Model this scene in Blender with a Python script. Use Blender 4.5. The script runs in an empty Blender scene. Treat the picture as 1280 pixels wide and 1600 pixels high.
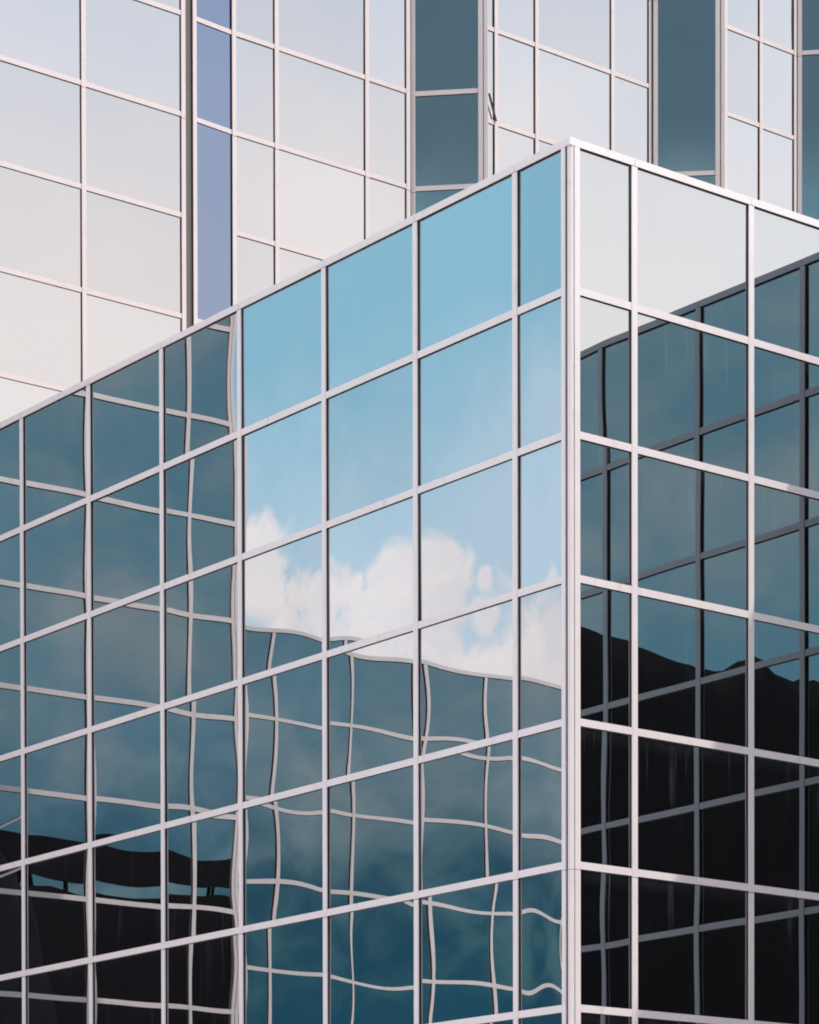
import bpy, bmesh, math, random
from mathutils import Vector, Matrix, noise

random.seed(7)
scene = bpy.context.scene
COL = scene.collection
EYE = 1.6                                   # eye height above the pavement

# ------------------------------------------------------------------ camera
F_PX, CY, PITCH, ROLL = 4516.2, 2177.16, -0.018368, 0.002075
cam_d = bpy.data.cameras.new("camera")
cam = bpy.data.objects.new("camera", cam_d)
COL.objects.link(cam)
cam_d.sensor_fit = 'HORIZONTAL'
cam_d.sensor_width = 36.0
cam_d.lens = F_PX / 1280 * 36.0
cam_d.shift_y = (CY - 800.0) / 1280.0
cam_d.clip_start, cam_d.clip_end = 0.1, 6000
_f = Vector((0, math.cos(PITCH), math.sin(PITCH)))
_u = Vector((0, -math.sin(PITCH), math.cos(PITCH)))
_r = Vector((1, 0, 0))
_right = _r * math.cos(ROLL) - _u * math.sin(ROLL)
_up = _r * math.sin(ROLL) + _u * math.cos(ROLL)
cam.matrix_world = Matrix(((_right.x, _up.x, -_f.x, 0), (_right.y, _up.y, -_f.y, 0),
                           (_right.z, _up.z, -_f.z, EYE), (0, 0, 0, 1)))
scene.camera = cam

# ------------------------------------------------------------------ plan directions
AZ = 0.6608
eL, nL = Vector((-math.sin(AZ), math.cos(AZ), 0)), Vector((-math.cos(AZ), -math.sin(AZ), 0))
eR, nR = Vector((math.cos(AZ), math.sin(AZ), 0)), Vector((math.sin(AZ), -math.cos(AZ), 0))
CORNER = Vector((1.7058, 30.4445, 0))

# ------------------------------------------------------------------ sun, sky, exposure
sun_v = (eR * 0.385 + nR * 0.72 + Vector((0, 0, 1))).normalized()
SUN_EL, SUN_AZ = math.asin(sun_v.z), math.atan2(sun_v.x, sun_v.y)
sd = bpy.data.lights.new("sun", 'SUN')
sd.energy, sd.angle, sd.color = 2.2, math.radians(0.9), (1.0, 0.90, 0.83)
sun = bpy.data.objects.new("sun", sd)
COL.objects.link(sun)
sun.rotation_euler = sun_v.to_track_quat('Z', 'Y').to_euler()
sun.location = (0, 0, 60)

scene.view_settings.view_transform = 'Standard'
scene.view_settings.look = 'None'
scene.view_settings.exposure = 0.0
scene.view_settings.gamma = 1.0
scene.cycles.filter_width = 1.9
scene.cycles.max_bounces = 14
scene.cycles.glossy_bounces = 10
scene.cycles.diffuse_bounces = 3
scene.cycles.sample_clamp_indirect = 8


class Nodes:
    """small helper that strings shader nodes together"""
    def __init__(self, tree):
        self.t = tree
        self.t.nodes.clear()

    def n(self, kind, **kw):
        nd = self.t.nodes.new(kind)
        for k, v in kw.items():
            setattr(nd, k, v)
        return nd

    def put(self, sock, v):
        if isinstance(v, bpy.types.NodeSocket):
            self.t.links.new(v, sock)
        elif isinstance(v, bpy.types.Node):
            self.t.links.new(v.outputs[0], sock)
        else:
            sock.default_value = v

    def math(self, op, a, b=0.0, clamp=False):
        m = self.n('ShaderNodeMath', operation=op, use_clamp=clamp)
        self.put(m.inputs[0], a)
        self.put(m.inputs[1], b)
        return m.outputs[0]

    def vmath(self, op, a, b=None):
        m = self.n('ShaderNodeVectorMath', operation=op)
        self.put(m.inputs[0], a)
        if b is not None:
            self.put(m.inputs[1], b)
        return m.outputs['Value'] if op in ('DISTANCE', 'DOT_PRODUCT', 'LENGTH') else m.outputs['Vector']

    def scale(self, a, s):
        m = self.n('ShaderNodeVectorMath', operation='SCALE')
        self.put(m.inputs[0], a)
        self.put(m.inputs['Scale'], s)
        return m.outputs['Vector']

    def smooth(self, v, lo, hi, a=0.0, b=1.0):
        m = self.n('ShaderNodeMapRange', interpolation_type='SMOOTHSTEP')
        self.put(m.inputs['Value'], v)
        m.inputs['From Min'].default_value, m.inputs['From Max'].default_value = lo, hi
        m.inputs['To Min'].default_value, m.inputs['To Max'].default_value = a, b
        return m.outputs['Result']

    def noise(self, vec, scale, detail=3.0, rough=0.5):
        m = self.n('ShaderNodeTexNoise')
        self.put(m.inputs['Vector'], vec)
        m.inputs['Scale'].default_value = scale
        m.inputs['Detail'].default_value = detail
        m.inputs['Roughness'].default_value = rough
        return m

    def mix(self, f, a, b):
        m = self.n('ShaderNodeMix', data_type='RGBA')
        self.put(m.inputs['Factor'], f)
        self.put(m.inputs['A'], a)
        self.put(m.inputs['B'], b)
        return m.outputs['Result']


world = bpy.data.worlds.new("World")
scene.world = world
world.use_nodes = True
W = Nodes(world.node_tree)
SKY = 0.10                                   # background strength
sky = W.n('ShaderNodeTexSky', sky_type='NISHITA', sun_disc=False)
sky.sun_elevation, sky.sun_rotation = SUN_EL, SUN_AZ
sky.air_density, sky.dust_density, sky.ozone_density = 1.0, 0.6, 2.0
direction = W.n('ShaderNodeTexCoord').outputs['Generated']
dirn = W.vmath('NORMALIZE', direction)
sep = W.n('ShaderNodeSeparateXYZ')
W.put(sep.inputs[0], dirn)
dz = sep.outputs['Z']


def sky_rgb(r, g, b):
    return (r / SKY, g / SKY, b / SKY, 1.0)


col = W.mix(0.62, sky.outputs['Color'], sky_rgb(2.35, 2.16, 2.26))   # added bright veil over the unseen sky, fills the shaded frames
# western blue (left of the block), fading paler toward the horizon
west = W.smooth(W.vmath('DISTANCE', dirn, (-0.91, 0.22, 0.33)), 0.35, 0.75, 1.0, 0.0)
wn = W.math('MULTIPLY', W.math('SUBTRACT', W.noise(dirn, 12.0, 5.0, 0.62).outputs['Fac'], 0.5), 0.17)
wblue = W.mix(W.smooth(W.math('ADD', W.math('ADD', dz, wn), W.math('MULTIPLY', W.math('ADD', sep.outputs['X'], 0.93), 0.9)), 0.245, 0.36), sky_rgb(0.84, 1.11, 1.35), sky_rgb(0.47, 0.92, 1.20))
col = W.mix(west, col, wblue)
# cumulus bank low in the west
field = W.math('MULTIPLY', W.math('SUBTRACT', 0.2405, dz), 70.0)
for (x, y, z, r) in ((-0.921, 0.2881, 0.2621, 0.0133),
                     (-0.923, 0.2914, 0.2512, 0.0199),
                     (-0.9284, 0.2764, 0.2483, 0.0137),
                     (-0.9325, 0.2632, 0.2474, 0.0146),
                     (-0.9339, 0.2556, 0.25, 0.0093),
                     (-0.9391, 0.2351, 0.2508, 0.0133),
                     (-0.9409, 0.2279, 0.2504, 0.0115),
                     (-0.9401, 0.2387, 0.2434, 0.0137),
                     (-0.9432, 0.2262, 0.2434, 0.0111),
                     (-0.9465, 0.2121, 0.2433, 0.008),
                     (-0.9528, 0.1955, 0.2321, 0.0177),
                     (-0.9301, 0.2803, 0.2373, 0.0177),
                     (-0.9372, 0.2556, 0.2374, 0.0155),
                     (-0.9444, 0.2287, 0.2364, 0.0155),
                     (-0.9184, 0.3033, 0.254, 0.0155),
                     (-0.9549, 0.1829, 0.2339, 0.0155)):
    v = Vector((x, y, z)).normalized()
    lobe = W.math('SUBTRACT', 1.0, W.math('DIVIDE', W.vmath('DISTANCE', dirn, tuple(v)), r))
    field = W.math('MAXIMUM', field, lobe)
wisp = W.noise(dirn, 70.0, 7.0, 0.58).outputs['Fac']
bank = W.smooth(W.math('ADD', field, W.math('MULTIPLY', W.math('SUBTRACT', wisp, 0.5), 2.1)), -0.12, 0.60)
bank = W.math('MULTIPLY', bank, W.smooth(W.vmath('DISTANCE', dirn, (-0.94, 0.22, 0.2)), 0.45, 0.9, 1.0, 0.0))
bank = W.math('MULTIPLY', bank, W.smooth(W.noise(W.vmath('MULTIPLY', dirn, (1.0, 1.0, 1.4)), 34.0, 5.0, 0.6).outputs['Fac'], 0.28, 0.55, 0.86, 1.0))
cl_tone = W.mix(W.smooth(W.noise(dirn, 40.0, 5.0, 0.6).outputs['Fac'], 0.3, 0.65), sky_rgb(1.32, 1.27, 1.34), sky_rgb(1.52, 1.43, 1.45))
col = W.mix(bank, col, cl_tone)
# bright thin overcast on the sunny side
east = W.smooth(W.vmath('DISTANCE', dirn, (0.905, -0.20, 0.34)), 0.34, 0.75, 1.0, 0.0)
veil = W.mix(W.smooth(W.math('ADD', dz, W.math('MULTIPLY', W.math('SUBTRACT', W.noise(dirn, 6.0, 4.0).outputs['Fac'], 0.5), 0.20)), 0.30, 0.45),
             sky_rgb(2.14, 2.04, 2.01), sky_rgb(1.52, 1.70, 1.96))
veil = W.mix(W.smooth(sep.outputs['Y'], -0.26, -0.08, 0.0, 0.45), veil, sky_rgb(1.92, 2.08, 2.24))
col = W.mix(east, col, veil)
# broken grey-teal cloud behind the photographer, darker bank near the horizon, deep blue higher up
back = W.smooth(W.vmath('DISTANCE', dirn, (0.03, -0.96, 0.27)), 0.40, 0.80, 1.0, 0.0)
bn = W.noise(W.vmath('MULTIPLY', dirn, (1.0, 1.0, 1.7)), 13.0, 5.0, 0.55).outputs['Fac']
bn = W.math('ADD', bn, W.smooth(sep.outputs['X'], 0.06, 0.18, 0.0, 0.035))
bcol = W.mix(W.smooth(bn, 0.35, 0.74), sky_rgb(0.38, 0.84, 1.12), sky_rgb(0.88, 1.15, 1.28))
lowb = W.mix(W.smooth(bn, 0.42, 0.66), sky_rgb(0.07, 0.33, 0.52), sky_rgb(0.24, 0.62, 0.72))
bcol = W.mix(W.smooth(W.math('ADD', dz, W.math('MULTIPLY', W.math('SUBTRACT', bn, 0.5), 0.10)), 0.13, 0.21, 1.0, 0.0), bcol, lowb)
bcol = W.mix(W.smooth(dz, 0.345, 0.385), bcol, W.mix(bn, sky_rgb(0.22, 0.41, 0.57), sky_rgb(0.33, 0.50, 0.63)))
col = W.mix(back, col, bcol)
bg = W.n('ShaderNodeBackground')
W.put(bg.inputs['Color'], col)
bg.inputs['Strength'].default_value = SKY
W.put(W.n('ShaderNodeOutputWorld').inputs['Surface'], bg)


# ------------------------------------------------------------------ materials
def material(name):
    m = bpy.data.materials.new(name)
    m.use_nodes = True
    return m, Nodes(m.node_tree)


def mat_glass(name, tint, r0, dust=0.10, spread=0.03):
    m, N = material(name)
    geo = N.n('ShaderNodeNewGeometry')
    facing = N.math('ABSOLUTE', N.vmath('DOT_PRODUCT', geo.outputs['Incoming'], geo.outputs['Normal']))
    fres = N.math('POWER', N.math('SUBTRACT', 1.0, facing, True), 5.0)
    rnd = N.n('ShaderNodeObjectInfo').outputs['Random']
    refl = N.math('ADD', N.math('MULTIPLY', rnd, spread), r0 - spread / 2)
    fac = N.math('ADD', N.math('MULTIPLY', fres, 1.0 - r0), refl, True)
    gl = N.n('ShaderNodeBsdfGlossy', distribution='GGX')
    gl.inputs['Color'].default_value = (*tint, 1)
    gl.inputs['Roughness'].default_value = 0.0
    body = N.n('ShaderNodeBsdfDiffuse')
    body.inputs['Color'].default_value = (0.0006, 0.0008, 0.0016, 1)
    mx = N.n('ShaderNodeMixShader')
    N.put(mx.inputs[0], fac)
    N.put(mx.inputs[1], body)
    N.put(mx.inputs[2], gl)
    # dried run-off streaks below the transoms and dust along the edges
    uv = N.n('ShaderNodeUVMap').outputs['UV']
    s = N.n('ShaderNodeSeparateXYZ')
    N.put(s.inputs[0], uv)
    off = N.n('ShaderNodeCombineXYZ')
    N.put(off.inputs[0], N.math('MULTIPLY', rnd, 37.0))
    N.put(off.inputs[1], N.math('MULTIPLY', rnd, 11.0))
    vec = N.vmath('ADD', N.vmath('MULTIPLY', uv, (1.0, 0.05, 1.0)), off.outputs[0])
    st = N.noise(vec, 14.0, 3.0, 0.6).outputs['Fac']
    streak = N.math('MULTIPLY', N.smooth(st, 0.56, 0.72), N.smooth(s.outputs[1], 0.35, 1.0))
    haze = N.math('MULTIPLY', N.smooth(s.outputs[1], 0.86, 1.0), 0.5)
    dn = N.noise(N.vmath('ADD', uv, off.outputs[0]), 5.0, 4.0, 0.6).outputs['Fac']
    amt = N.math('MULTIPLY', N.math('ADD', streak, N.math('MULTIPLY', haze, dn)), dust)
    amt = N.math('ADD', amt, N.math('MULTIPLY', N.smooth(dn, 0.5, 0.8), dust * 0.03), True)
    dd = N.n('ShaderNodeBsdfDiffuse')
    dd.inputs['Color'].default_value = (0.42, 0.44, 0.50, 1)
    mx2 = N.n('ShaderNodeMixShader')
    N.put(mx2.inputs[0], amt)
    N.put(mx2.inputs[1], mx)
    N.put(mx2.inputs[2], dd)
    N.put(N.n('ShaderNodeOutputMaterial').inputs[0], mx2)
    return m


def mat_paint(name, rgb, rough=0.45, var=0.06, scale=3.0, metallic=0.0, stain=0.0):
    m, N = material(name)
    p = N.n('ShaderNodeBsdfPrincipled')
    pos = N.n('ShaderNodeNewGeometry').outputs['Position']
    n1 = N.noise(pos, scale, 5.0, 0.6).outputs['Fac']
    lo = tuple(c * (1 - var) for c in rgb) + (1,)
    hi = tuple(min(1, c * (1 + var)) for c in rgb) + (1,)
    base = N.mix(n1, lo, hi)
    if stain:
        n2 = N.noise(N.vmath('MULTIPLY', pos, (1.0, 1.0, 0.35)), 7.0, 7.0, 0.68).outputs['Fac']
        base = N.mix(N.math('MULTIPLY', N.smooth(n2, 0.56, 0.74), stain), base, (0.36, 0.29, 0.25, 1))
    N.put(p.inputs['Base Color'], base)
    p.inputs['Roughness'].default_value = rough
    p.inputs['Metallic'].default_value = metallic
    N.put(N.n('ShaderNodeOutputMaterial').inputs[0], p)
    return m


M_GLASS = mat_glass("mirror_glass", (0.99, 0.995, 1.0), 0.36, 0.11)
M_LEFT = mat_glass("mirror_glass_strong", (0.99, 1.0, 1.0), 0.50, 0.03, 0.06)
M_SIDE = mat_glass("mirror_glass_side_wing", (0.98, 1.0, 1.0), 0.50, 0.03)
M_CLEAN = mat_glass("mirror_glass_tower", (1.0, 0.985, 1.0), 0.365, 0.05, 0.036)
M_DARKGL = mat_glass("grey_tinted_glass", (0.97, 1.0, 1.0), 0.30, 0.04)
M_BLUEGL = mat_glass("blue_tinted_glass", (0.45, 0.54, 0.755), 0.34, 0.04)
M_ALU = mat_paint("white_painted_aluminium", (0.86, 0.79, 0.775), 0.42, 0.07, 2.5, stain=0.30)
PANE_LABEL = {M_BLUEGL: 'narrow blue-violet pane between two pale bays', M_DARKGL: 'dark grey-blue pane turned to the viewer'}
M_RUBT = mat_paint("brown_rubber_gasket", (0.085, 0.048, 0.046), 0.7, 0.1, 8.0)
M_ALU_SHADE = mat_paint("shade_toned_aluminium", (0.40, 0.45, 0.49), 0.42, 0.08, 2.5)  # white frame paint greyed down, shade put into the colour
M_ALU_DIM = mat_paint("pinkish_aluminium_toned_down", (0.70, 0.605, 0.58), 0.42, 0.07, 2.0, stain=0.22)  # same frame paint, darkened so the sunlight on it looks weaker
M_GASKET = mat_paint("black_rubber_gasket", (0.018, 0.014, 0.016), 0.7, 0.1, 8.0)
M_BROWN = mat_paint("brown_grey_metal", (0.12, 0.108, 0.098), 0.6, 0.10, 3.0)
M_CORE = mat_paint("dark_wall", (0.05, 0.05, 0.055), 0.8, 0.1, 1.0)
M_ROOF = mat_paint("grey_roof_membrane", (0.30, 0.29, 0.28), 0.9, 0.15, 0.7)
M_CONC = mat_paint("dark_weathered_concrete", (0.018, 0.018, 0.021), 0.85, 0.25, 0.5)
M_HILL = mat_paint("dark_evergreen_scrub", (0.013, 0.0135, 0.016), 0.95, 0.35, 0.4)
M_ASPH = mat_paint("asphalt", (0.05, 0.05, 0.052), 0.9, 0.2, 0.8)
M_PAVE = mat_paint("concrete_paving", (0.50, 0.44, 0.42), 0.85, 0.12, 0.6)


# ------------------------------------------------------------------ builders
def link(name, bm, mats, parent=None, smooth=False):
    me = bpy.data.meshes.new(name)
    bm.normal_update()
    bm.to_mesh(me)
    bm.free()
    for m in (mats if isinstance(mats, (list, tuple)) else [mats]):
        me.materials.append(m)
    if smooth:
        me.polygons.foreach_set('use_smooth', [True] * len(me.polygons))
    o = bpy.data.objects.new(name, me)
    COL.objects.link(o)
    if parent is not None:
        o.parent = parent
        o.matrix_parent_inverse = Matrix.Translation(-parent.location)
    return o


def thing(name, label, cat, loc, group=None):
    o = bpy.data.objects.new(name, None)
    COL.objects.link(o)
    o.location = loc
    o['label'], o['category'] = label, cat
    if group:
        o['group'] = group
    return o


def hexa(bm, pts):
    """box from 8 points: bottom ring of four, top ring of four"""
    v = [bm.verts.new(p) for p in pts]
    for f in ((3, 2, 1, 0), (4, 5, 6, 7), (0, 1, 5, 4), (1, 2, 6, 5), (2, 3, 7, 6), (3, 0, 4, 7)):
        bm.faces.new([v[i] for i in f])


def prism(bm, poly, z0, z1):
    b = [bm.verts.new((p[0], p[1], z0)) for p in poly]
    t = [bm.verts.new((p[0], p[1], z1)) for p in poly]
    n = len(poly)
    bm.faces.new(list(reversed(b)))
    bm.faces.new(t)
    for i in range(n):
        j = (i + 1) % n
        bm.faces.new((b[i], b[j], t[j], t[i]))
    bmesh.ops.recalc_face_normals(bm, faces=bm.faces)


def to_px(p):
    d = Vector(p) - Vector((0, 0, EYE))
    w = d.dot(_f)
    if w <= 0.1:
        return (-9e9, 9e9)
    return 640 + F_PX * d.dot(_right) / w, CY - F_PX * d.dot(_up) / w


def cap_line(x):
    return 668 - 0.4995 * x if x < 893 else 222 + 0.338 * (x - 893)


class Facade:
    """one flat curtain wall: columns along t, rows up z, glass recessed behind white capped bars"""
    def __init__(self, origin, along, outward):
        self.o, self.a, self.n = Vector(origin), Vector(along).normalized(), Vector(outward).normalized()
        self.o.z = 0

    def p(self, t, n, z):
        return self.o + self.a * t + self.n * n + Vector((0, 0, z))

    def box(self, bm, t0, t1, n0, n1, z0, z1):
        hexa(bm, [self.p(t0, n0, z0), self.p(t1, n0, z0), self.p(t1, n1, z0), self.p(t0, n1, z0),
                  self.p(t0, n0, z1), self.p(t1, n0, z1), self.p(t1, n1, z1), self.p(t0, n1, z1)])

    def pane_into(self, bm, t0, t1, z0, z1, warp, n=14):
        uvl = bm.loops.layers.uv.verify()
        g = []
        for j in range(n + 1):
            row = []
            for i in range(n + 1):
                u, v = i / n, j / n
                row.append(bm.verts.new(self.p(t0 + (t1 - t0) * u, warp(u, v), z0 + (z1 - z0) * v)))
            g.append(row)
        for j in range(n):
            for i in range(n):
                f = bm.faces.new((g[j][i], g[j][i + 1], g[j + 1][i + 1], g[j + 1][i]))
                f.normal_update()
                if f.normal.dot(self.n) < 0:
                    f.normal_flip()
                uvs = {g[j][i]: (i, j), g[j][i + 1]: (i + 1, j), g[j + 1][i + 1]: (i + 1, j + 1), g[j + 1][i]: (i, j + 1)}
                for lp in f.loops:
                    a, b = uvs[lp.vert]
                    lp[uvl].uv = (a / n, b / n)


BAR, DEEP, CAPT = 0.079, 0.015, 0.014
DEEP_T, CAPT_T = 0.020, 0.005


def make_warp(rng, a, spread, w, h, lean=0.0):
    """slight pillow of an annealed pane: convex plus a little roller wave (metres)"""
    k1 = a * (1 + rng.uniform(-0.35, 0.35)) * min(1, w / 1.6)
    kx, ky = rng.gauss(0, spread) + lean * k1 * 2, rng.gauss(0, spread)
    kxy, k3 = rng.gauss(0, spread * 0.5), rng.gauss(0, spread * 0.4)
    tx, ty = rng.gauss(0, spread * 3.0), rng.gauss(0, spread * 3.0)
    s, pi = math.sin, math.pi

    def warp(u, v):
        return (k1 * s(pi * u) * (0.40 + 0.60 * s(pi * v)) * 0.85 + k1 * 0.38 * s(pi * v) * (0.4 + 0.6 * s(pi * u))
                    + kx * s(2 * pi * u) * s(pi * v) * 0.5 + ky * s(pi * u) * s(2 * pi * v) * 0.5
                    + kxy * s(2 * pi * u) * s(2 * pi * v) * 0.4 + k3 * s(3 * pi * v) * 0.25
                    + tx * (u - 0.5) + ty * (v - 0.5))
    return warp


def build_facade(fc, cols, rows, parent, glass, rng, warp=(0.0, 0.0), seen=None, zbase=None, ztop=None,
                 end_bars=(True, True), joints=(), gasket_child=True, top_bar=True, pane_name='glass_pane', bar_w=BAR, warp_fn=None, paint=None, deep=None, rubber=None):
    """cols: increasing t of bar centres; rows: descending z of bar centres. seen(points)->bool decides own mesh or merged mass"""
    hb = bar_w / 2
    paint, rubber = paint or M_ALU, rubber or M_GASKET
    DV = deep or DEEP
    DT = deep or DEEP_T
    rest_p, rest_b, rest_g = bmesh.new(), bmesh.new(), bmesh.new()
    n_p = n_b = 0
    zt = (ztop if ztop is not None else rows[0]) + (hb if top_bar else 0)
    zb = zbase if zbase is not None else rows[-1]
    zlist = list(rows) + ([zb] if zb < rows[-1] - 0.2 else [])
    # glass
    for i in range(len(cols) - 1):
        t0, t1 = cols[i] + hb * 0.6, cols[i + 1] - hb * 0.6
        for j in range(len(zlist) - 1):
            z1, z0 = zlist[j] - hb * 0.6, zlist[j + 1] + hb * 0.6
            wf = warp_fn(i, j, rng, t1 - t0, z1 - z0) if warp_fn else make_warp(rng, warp[0], warp[1], t1 - t0, z1 - z0)
            pts = [fc.p(t, 0, z) for t in (t0, t1) for z in (z0, z1)]
            if seen is None or seen(pts):
                bm = bmesh.new()
                fc.pane_into(bm, t0, t1, z0, z1, wf)
                po_ = link(pane_name, bm, glass, parent, True)
                if glass in PANE_LABEL:
                    po_['label'] = PANE_LABEL[glass]
            else:
                fc.pane_into(rest_p, t0, t1, z0, z1, wf, 6)
                n_p += 1
    # uprights: full-height sticks with joints
    for i, t in enumerate(cols):
        if (i == 0 and not end_bars[0]) or (i == len(cols) - 1 and not end_bars[1]):
            continue
        cuts = [zt - (2 * hb + 0.003 if top_bar else 0)] + [z for z in joints if zb < z < zt - 0.5] + [zb]
        bm, gm = bmesh.new(), bmesh.new()
        for a, b in zip(cuts[:-1], cuts[1:]):
            fc.box(bm, t - hb, t + hb, DV, DV + CAPT, b + 0.004, a - 0.004)
        fc.box(gm, t - hb + 0.006, t + hb - 0.006, -0.03, DV, zb, cuts[0])
        o = link('mullion', bm, paint, parent)
        g = link('gasket', gm, rubber, o)
    # cross bars
    for j, z in enumerate(rows):
        if j == 0 and not top_bar:
            pass
        for i in range(len(cols) - 1):
            first = (j == 0 and top_bar)
            t0 = cols[i] + (hb + 0.002 if not first else 0.003)
            t1 = cols[i + 1] - (hb + 0.002 if not first else 0.003)
            if i == 0 and not end_bars[0]:
                t0 = cols[i]
            if i == len(cols) - 2 and not end_bars[1]:
                t1 = cols[i + 1]
            pts = [fc.p(t, 0, z) for t in (t0, t1)]
            own = seen is None or seen(pts)
            bm = bmesh.new() if own else rest_b
            gm = bmesh.new() if own else rest_g
            fc.box(bm, t0, t1, DT, DT + CAPT_T + (0.006 if first else 0), z - hb, z + hb)
            fc.box(gm, t0, t1, -0.03, DT, z - hb + 0.006, z + hb - 0.006)
            if own:
                o = link('parapet_cap' if first else 'transom', bm, paint, parent)
                link('gasket', gm, rubber, o)
            else:
                n_b += 1
    if n_p:
        o = link(pane_name, rest_p, glass, parent, True)
        o['kind'] = 'stuff'
    else:
        rest_p.free()
    if n_b:
        o = link('transom', rest_b, paint, parent)
        o['kind'] = 'stuff'
        g = link('gasket', rest_g, rubber, o)
    else:
        rest_b.free()
        rest_g.free()


def seen_front(pts):
    q = [to_px(p) for p in pts]
    return (max(a for a, b in q) > -4 and min(a for a, b in q) < 1284 and
            max(b for a, b in q) > -4 and min(b for a, b in q) < 1604)


def seen_above(pts):
    q = [to_px(p) for p in pts]
    if not seen_front(pts):
        return False
    return any(b < cap_line(a) + 2 and -40 < a < 1320 for a, b in q)


H = 1.5
# ------------------------------------------------------------------ the low front block
ZR1 = 10.9895 + EYE
low = thing('glass_block', 'low mirror-glass block whose sharp white-framed corner points at the viewer', 'building', (CORNER.x, CORNER.y, 0))
rowsLR = [ZR1 + 1.53] + [ZR1 - k * H for k in range(0, 8)]
FL = Facade(CORNER, eL, nL)
FR = Facade(CORNER, eR, nR)
POST = 0.108
JOINT = [ZR1 - 4 * H - BAR / 2 - 0.012]
colsL = [POST - 0.03, 0.874, 2.6077, 4.3365, 6.0684, 7.797, 9.5366, 11.262, 12.99, 14.2]
colsR = [POST - 0.03, 0.885, 2.620, 4.353]


def warp_left(i, j, rng, w, h):
    lean = {0: 0.1, 1: 0.30, 2: -0.50, 3: 0.32, 4: -0.30}.get(i, 0.0)
    return make_warp(rng, 0.0023 if i < 5 else 0.0012, 0.0008 if i < 5 else 0.0004, w, h, lean)


def warp_right(i, j, rng, w, h):
    return make_warp(rng, 0.0003, 0.0004, w, h)


build_facade(FL, colsL, rowsLR, low, M_LEFT, random.Random(11), seen=seen_front, zbase=0.2, end_bars=(False, True),
             joints=JOINT, warp_fn=warp_left)
build_facade(FR, colsR, rowsLR, low, M_GLASS, random.Random(5), seen=seen_front, zbase=0.2, end_bars=(False, True),
             joints=JOINT, warp_fn=warp_right)
# corner post: two flanges, a rounded centre bead and dark grooves, in two lengths
ztop = rowsLR[0] + BAR / 2 - BAR - 0.003
post = bmesh.new()
groove = bmesh.new()
for a, b in ((ztop, JOINT[0] + 0.003), (JOINT[0] - 0.003, 0.2)):
    FL.box(post, 0.048, POST, DEEP - 0.002, DEEP + CAPT + 0.004, b, a)
    FR.box(post, 0.036, POST, DEEP - 0.002, DEEP + CAPT + 0.004, b, a)
    bead = []
    for k in range(0, 9):
        ang = k / 8 * math.pi / 2
        c = CORNER + eL * 0.018 + eR * 0.022
        d = (nL * math.cos(ang) + nR * math.sin(ang)) * 0.046
        bead.append(c + d)
    bead += [CORNER + eL * 0.03 + eR * 0.03]
    prism(post, [(p.x, p.y) for p in bead], b, a)
po = link('corner_post', post, M_ALU, low)
FL.box(groove, -0.0, POST - 0.006, -0.03, DEEP - 0.004, 0.2, ztop)
FR.box(groove, 0.021, POST - 0.006, -0.03, DEEP - 0.004, 0.2, ztop)
link('gasket', groove, M_GASKET, po)
# cap returns over the corner
cc = bmesh.new()
for fc in (FL, FR):
    fc.box(cc, -0.032 if fc is FL else -0.020, POST - 0.032, DEEP - (0.0 if fc is FL else -0.0), DEEP + CAPT + 0.004, rowsLR[0] - BAR / 2, rowsLR[0] + BAR / 2)
prism(cc, [(p.x, p.y) for p in (CORNER + nL * 0.0195 + nR * 0.0195, CORNER + nL * 0.0195 + eL * 0.3, CORNER + eL * 0.3 + eR * 0.3, CORNER + nR * 0.0195 + eR * 0.3)],
      rowsLR[0] + BAR / 2 - 0.03, rowsLR[0] + BAR / 2 - 0.004)
link('corner_cap', cc, M_ALU, low)
# roof and dark core
ins = [CORNER + eL * 0.12 + eR * 0.12, CORNER + eR * 4.3 + eL * 0.12, CORNER + eR * 4.3 + eL * 13.2, CORNER + eR * 0.12 + eL * 13.2]
bm = bmesh.new()
prism(bm, [(p.x, p.y) for p in ins], 0.0, rowsLR[0] - 0.35)
link('core', bm, M_CORE, low)
bm = bmesh.new()
ro = [CORNER + eL * 0.05 + eR * 0.05, CORNER + eR * 6 + eL * 0.05, CORNER + eR * 9 + eL * 15.2, CORNER + eR * 0.05 + eL * 13.3]
prism(bm, [(p.x, p.y) for p in ro], rowsLR[0] - 0.30, rowsLR[0] - 0.10)
link('roof', bm, M_ROOF, low)

# ------------------------------------------------------------------ the saw-tooth tower behind
ZT = 18.3254 + EYE
azT = 0.667
eT, nT = Vector((math.cos(azT), math.sin(azT), 0)), Vector((math.sin(azT), -math.cos(azT), 0))
tower = thing('glass_tower', 'tall mirror-glass tower with saw-tooth bays of pale and dark panes, rising behind the low block', 'building', (-1, 46, 0))
KT = range(-9, 6)
rowsT = [ZT - k * H for k in KT]
rowsV = [ZT - k * H for k in KT if k % 3 != 1]
ZB = rowsT[-1]
rt = random.Random(3)


def P2(x, y):
    return Vector((x, y, 0))


def tower_face(p0, p1, cols, rows, glass, ends=(True, True), bar_w=0.073, warp=(0.0006, 0.0005)):
    a = (p1 - p0).normalized()
    n = Vector((a.y, -a.x, 0))
    fc = Facade(p0, a, n)
    build_facade(fc, cols, rows, tower, glass, rt, warp=warp, seen=seen_above, zbase=ZB, end_bars=ends, bar_w=bar_w, paint=M_ALU_DIM, rubber=M_RUBT, deep=0.015, joints=[ZT - k * H - 0.06 for k in (-6, -3, 0, 3)])
    return fc


A2 = P2(-3.338, 43.568)
A0 = A2 - eT * 4.06
fa = tower_face(A0, A2, [0.02, 0.55, 2.295, 4.04], rowsT, M_CLEAN)
B0, B3 = P2(-2.632, 44.203), P2(0.035, 46.303)
tower_face(B0, B3, [0.0, 0.795, 2.54, 3.36], rowsT, M_CLEAN)
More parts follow.
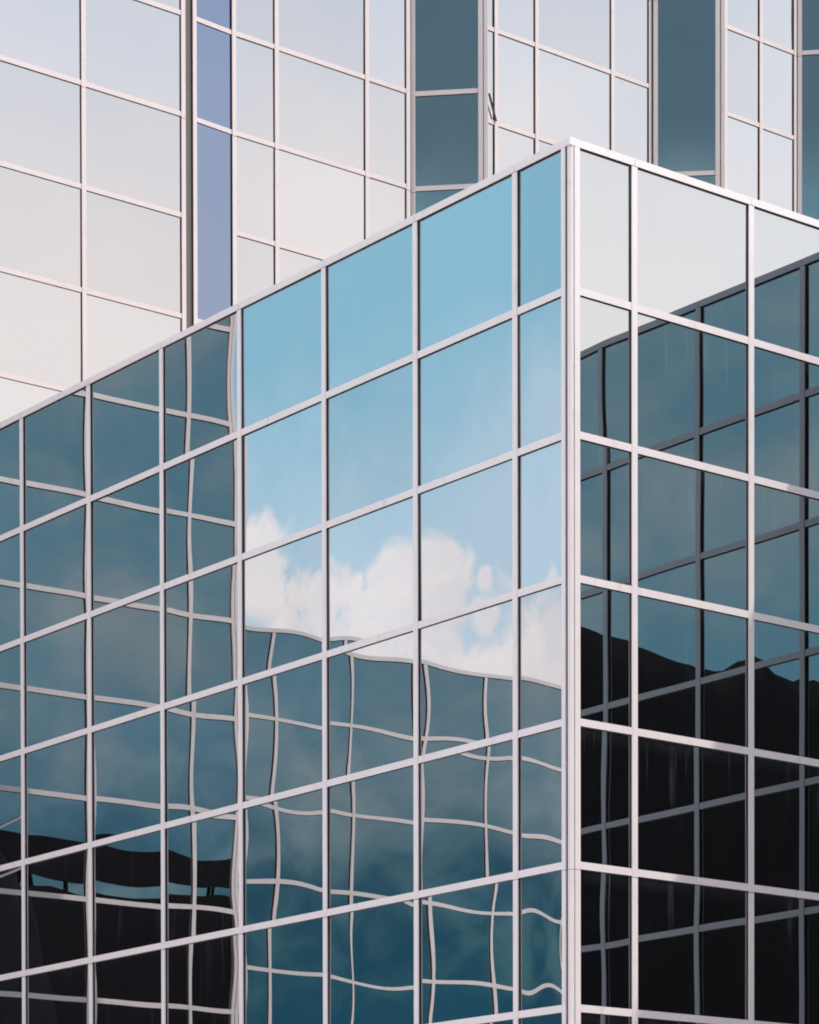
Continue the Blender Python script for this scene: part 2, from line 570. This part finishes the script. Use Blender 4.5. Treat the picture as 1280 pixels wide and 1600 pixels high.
# dark fin and blue recessed strip between the two bays
fin = bmesh.new()
ff = Facade(A2, (B0 - A2), Vector(((B0 - A2).y, -(B0 - A2).x, 0)))
ff.box(fin, 0.045, 0.165, -0.25, -0.02, ZB, rowsT[0])
link('corner_fin', fin, M_BROWN, tower)
Lb = (B0 - A2).length
bs = Facade(A2, (B0 - A2), ff.n)
build_facade(Facade(bs.p(0, -0.006, 0), bs.a, bs.n), [0.20, Lb - 0.02], rowsV, tower, M_BLUEGL, rt, warp=(0.002, 0.0006), seen=seen_above, zbase=ZB,
             end_bars=(True, False), bar_w=0.070, paint=M_ALU_DIM, rubber=M_RUBT, deep=0.012)
C0, C1 = P2(0.066, 46.378), P2(1.227, 46.239)
tower_face(C0, C1, [0.035, C1.x - C0.x - 0.055 + 0.01], rowsV, M_DARKGL, bar_w=0.075, warp=(0.001, 0.0006))
D0, D3 = P2(1.417, 47.457) - eT * 0.20, P2(4.161, 49.618)
tower_face(D0, D3, [0.0, 0.235, 1.11, 2.795, 3.66], rowsT, M_CLEAN)
E0, E1 = P2(4.190, 49.580), P2(5.340, 49.490)
tower_face(E0, E1, [0.045, 1.15 - 0.055], rowsV, M_DARKGL, bar_w=0.075, warp=(0.001, 0.0006))
F0, F3 = P2(5.52, 50.653), P2(6.905, 51.744)
tower_face(F0, F3, [0.02, 0.88, 1.74], rowsT, M_CLEAN)
G0, G1 = P2(6.95, 51.735), P2(8.15, 51.58)
tower_face(G0, G1, [0.03, 1.16], rowsV, M_DARKGL, bar_w=0.075, warp=(0.001, 0.0006))
# short left-facing returns; glass painted pale in place of mirrored bright sky
for q in (D0, F0):
    rl = Facade(q, eL, nL)
    build_facade(rl, [0.03, 1.2], rowsT, tower, M_ALU, rt, warp=(0.0004, 0.0003), seen=seen_above, zbase=ZB, end_bars=(True, True), pane_name='sky_pale_pane', paint=M_ALU_DIM)
# wide jambs at the right ends of the dark bays
for q, e in ((C1, C0), (E1, E0), (G1, G0)):
    a = (q - e).normalized()
    jf = Facade(q, a, Vector((a.y, -a.x, 0)))
    jm = bmesh.new()
    jf.box(jm, 0.0, 0.06, -0.03, 0.034, ZB, rowsT[0])
    link('jamb', jm, M_ALU_DIM, tower)
# added pale reflectors behind the dark bays, brighten the strip mirroring them
for a, b in ((C1, P2(1.236, 47.69)), (E1, P2(5.350, 50.88))):
    d_ = (b - a).normalized()
    rf = Facade(a, d_, Vector((d_.y, -d_.x, 0)))
    rm = bmesh.new()
    rf.box(rm, 0.02, (b - a).length, -0.04, 0.0, ZB, rowsT[0])
    link('return_reflector', rm, M_ALU, tower)
# thin dark slanted bar before the narrow strip
rod = bmesh.new()
r0, r1 = D0 + eT * 0.05 + nT * 0.06, D0 + eT * 0.205 + nT * 0.05
za, zb_ = ZT + 1.5 + 0.42, ZT + 1.5 + 0.02
d = 0.018
hexa(rod, [r1 + Vector((-d, 0, zb_)), r1 + Vector((d, 0, zb_)), r1 + Vector((d, d, zb_)), r1 + Vector((-d, d, zb_)),
           r0 + Vector((-d, 0, za)), r0 + Vector((d, 0, za)), r0 + Vector((d, d, za)), r0 + Vector((-d, d, za))])
link('slanted_bar', rod, M_BROWN, tower)
# core
inn = 0.16
poly = [A0 - nT * inn + eT * 0.05, A2 - nT * inn, B0 - nT * (inn + .1), B3 - nT * inn, C1 + Vector((-0.05, 0.3, 0)), D0 + eT * 0.4 + eL * 0.3, D3 - nT * inn,
        E1 + Vector((-0.05, 0.3, 0)), F0 + eT * 0.2 + eL * 0.3, F3 - nT * inn, G1 + Vector((0, 0.3, 0)), G1 + eL * 16 + eR * 2, A0 + eL * 16]
bm = bmesh.new()
prism(bm, [(p.x, p.y) for p in poly], 0, rowsT[0] - 0.2)
link('core', bm, M_CORE, tower)


# ------------------------------------------------------------------ neighbouring wings that the mirror glass shows
def wing(name, label, origin, along, outward, cols, rows, depth_dir, depth, warp, seed, post_ends=(True, True), cap=True, glass=None, paint=None, deep=0.026):
    o = Vector((origin[0], origin[1], 0))
    th = thing(name, label, 'building', tuple(o))
    fc = Facade(o, along, outward)
    build_facade(fc, cols, rows, th, glass or M_CLEAN, random.Random(seed), warp=warp, zbase=0.2, end_bars=post_ends, top_bar=cap, paint=paint, deep=deep)
    L0, L1 = cols[0], cols[-1]
    bm = bmesh.new()
    a = fc.p(L0 + 0.03, -0.12, 0)
    b = fc.p(L1 - 0.03, -0.12, 0)
    dv = Vector(depth_dir).normalized() * depth
    prism(bm, [(p.x, p.y) for p in (a, b, b + dv, a + dv)], 0, rows[0] - 0.05)
    link('core', bm, M_CORE, th)
    return th, fc


# tall wing meeting the left face (columns run away from the inner corner)
ZP = 18.5919 + EYE
QP = (-7.0211, 41.6703)
aP = Vector((-0.77200, -0.63562, 0))
nP = Vector((0.63562, -0.77200, 0))
rowsP = [ZP - k * H for k in range(-3, 13)]
wp, fP = wing('glass_wing', 'tall mirror-glass wing with a pale corner post, seen mirrored in the far left panes', QP, aP, nP,
              [0.02, 1.105, 2.80, 4.56, 5.445], rowsP, eL, 9.0, (0.0003, 0.0002), 21, (True, False))
bm = bmesh.new()
gm = bmesh.new()
Lc = 5.445
fP.box(bm, Lc - 0.055, Lc - 0.008, DEEP, DEEP + CAPT + 0.004, 0.2, rowsP[0])
fP.box(bm, Lc + 0.004, Lc + 0.060, DEEP - 0.02, DEEP + CAPT + 0.012, 0.2, rowsP[0])
fP.box(gm, Lc - 0.05, Lc + 0.05, -0.04, DEEP - 0.021, 0.2, rowsP[0])
cp_ = link('corner_post', bm, M_ALU, wp)
link('gasket', gm, M_GASKET, cp_)
for (za, zb2) in ((7.39, 7.255), (7.858, 7.75)):
    t0, t1 = 0.62, 1.66
    sl = (zb2 - za) * -1.5 / 0.38
    z0 = ZP - za * 1.5 + sl * (t0 - 1.3)
    z1 = ZP - zb2 * 1.5
    bm = bmesh.new()
    r = 0.017
    hexa(bm, [fP.p(t0, 0.05, z0 - r), fP.p(t1, 0.05, z1 - r), fP.p(t1, 0.08, z1 - r), fP.p(t0, 0.08, z0 - r),
              fP.p(t0, 0.05, z0 + r), fP.p(t1, 0.05, z1 + r), fP.p(t1, 0.08, z1 + r), fP.p(t0, 0.08, z0 + r)])
    link('slanted_bar', bm, M_ALU, wp)

# low wing farther off whose roofline runs across the left face
ZW = 12.7001 + EYE
aW = Vector((-0.78379, -0.62103, 0))
nW = Vector((0.62103, -0.78379, 0))
oW = P2(-17.0, 40.93)
tW0 = (P2(-18.211, 39.969) - oW).dot(aW) + 0.12
ww, fW = wing('glass_annexe', 'low mirror-glass annexe whose wavy roofline under white cloud is reflected in the left face', tuple(oW), aW, nW,
              [tW0 - 1.74] + [tW0 + 1.735 * k for k in range(0, 4)] + [tW0 + 1.735 * 4 + 0.75 + 1.735 * k for k in range(0, 4)], [ZW - k * H for k in range(0, 10)], -nW, 9.0, (0.0002, 0.0002), 22)

# low wing at right, in its own shade, mirrored in the right face
aV = Vector((0.61926, -0.78518, 0))
nV = Vector((-0.78518, -0.61926, 0))
QV = P2(5.16695, 33.1352)
tv = (P2(6.824, 31.034) - QV).dot(aV)
wv, fV = wing('glass_side_wing', 'low shaded mirror-glass wing reflected with shade-toned frames in the right face', tuple(QV), aV, nV,
              [0.02, tv - 1.775, tv] + [tv + 1.74 * k for k in range(1, 6)], rowsLR, -nV, 10.0, (0.0003, 0.0003), 23, glass=M_SIDE, paint=M_ALU_SHADE, deep=0.024)

# ------------------------------------------------------------------ across the street
hill_y = -1.8
hill_pts = [(1.04, 16.92), (1.19, 16.95), (1.46, 17.01), (1.79, 16.89), (2.24, 17.07), (2.54, 17.39), (2.84, 17.53), (3.14, 17.5), (3.51, 17.32), (3.71, 17.31), (4.04, 17.4), (4.79, 17.67), (5.54, 17.9), (6.36, 18.08), (6.81, 18.28)]
prof = [(0.98, -0.3), (0.99, 9.0), (1.01, 15.6)] + hill_pts + [(9.0, 19.2), (13.0, 20.5), (20.0, 22.5), (30.0, 22.0), (45.0, 17.0), (60.0, 6.0), (66.0, -0.3)]
fine = []
for (xa, za), (xb, zb2) in zip(prof[:-1], prof[1:]):
    k = max(2, int(abs(xb - xa) / 0.2))
    fine += [(xa + (xb - xa) * i / k, za + (zb2 - za) * i / k) for i in range(k)]
fine.append(prof[-1])
bm = bmesh.new()
grid = []
YS = [(1.2, -0.02), (0.9, 0.35), (0.55, 0.72), (0.25, 0.93), (0.0, 1.0), (-2.0, 0.99), (-6, 0.95), (-12, 0.75), (-20, 0.4), (-28, -0.02)]
for j, (dy, s) in enumerate(YS):
    row = []
    for (x, z) in fine:
        amp = 0.05 if s == 1.0 else 0.25
        wob = noise.noise(Vector((x * 1.7, j * 1.7, 3.1)))
        row.append(bm.verts.new((x + (0.6 * (1 - s) if dy > 0 and x < 1 else 0), hill_y + dy + 0.25 * wob * (s != 1.0),
                                 max(-0.3, z * s + amp * noise.noise(Vector((x * 2.3, j * 0.9, 0)))))))
    grid.append(row)
for j in range(len(YS) - 1):
    for i in range(len(fine) - 1):
        bm.faces.new((grid[j][i], grid[j][i + 1], grid[j + 1][i + 1], grid[j + 1][i]))
bmesh.ops.recalc_face_normals(bm, faces=bm.faces)
h = link('hill', bm, M_HILL, None, True)
h['kind'] = 'structure'

pav = thing('roof_terrace_building', 'dark building with an open roof canopy on posts, reflected low in the far left panes', 'building', (10, -81, 0))
bm = bmesh.new()
# parapet line of the building below the slot
px_ = [(-4.0, 25.8), (2.6, 26.15), (5.76, 26.38), (8.67, 26.55), (10.86, 26.80), (11.95, 27.05), (13.5, 27.42), (14.6, 27.38), (16.0, 27.15), (19.0, 26.9), (24.0, 26.6)]
for (xa, za), (xb, zb2) in zip(px_[:-1], px_[1:]):
    hexa(bm, [(xa, -82, 0), (xb, -82, 0), (xb, -80, 0), (xa, -80, 0), (xa, -82, za), (xb, -82, zb2), (xb, -80, zb2), (xa, -80, za)])
bmesh.ops.remove_doubles(bm, verts=bm.verts, dist=0.001)
link('body', bm, M_CONC, pav)
bm = bmesh.new()
cn = [(-4.0, 28.5, 26.3), (2.6, 28.92, 26.75), (5.0, 29.05, 27.02), (6.65, 29.33, 27.22), (9.4, 29.6, 27.42), (10.85, 29.85, 27.56), (14.7, 30.33, 28.15), (16.0, 30.52, 28.45), (24.0, 31.3, 29.4)]
for (xa, ta, ba), (xb, tb, bb) in zip(cn[:-1], cn[1:]):
    hexa(bm, [(xa, -81.4, ba + .2), (xb, -81.4, bb + .2), (xb, -80, bb), (xa, -80, ba), (xa, -81.4, ta), (xb, -81.4, tb), (xb, -80, tb), (xa, -80, ta)])
bmesh.ops.remove_doubles(bm, verts=bm.verts, dist=0.001)
link('canopy', bm, M_CONC, pav)
for x, w in ((-1.5, .35), (3.95, .35), (4.4, .35), (5.93, .35), (12.13, .45), (15.3, .8)):
    bm = bmesh.new()
    hexa(bm, [(x - w / 2, -81.2, 25.9), (x + w / 2, -81.2, 25.9), (x + w / 2, -80.8, 25.9), (x - w / 2, -80.8, 25.9),
              (x - w / 2, -81.2, 29.0), (x + w / 2, -81.2, 29.0), (x + w / 2, -80.8, 29.0), (x - w / 2, -80.8, 29.0)])
    link('post', bm, M_CONC, pav)

# ------------------------------------------------------------------ ground
bm = bmesh.new()
bmesh.ops.create_grid(bm, x_segments=2, y_segments=2, size=2500)
g = link('ground', bm, M_ASPH)
g['kind'] = 'structure'
bm = bmesh.new()
prism(bm, [(-90, -60), (90, -60), (90, 90), (-90, 90)], -0.02, 0.14)
g = link('pavement', bm, M_PAVE)
g['kind'] = 'structure'
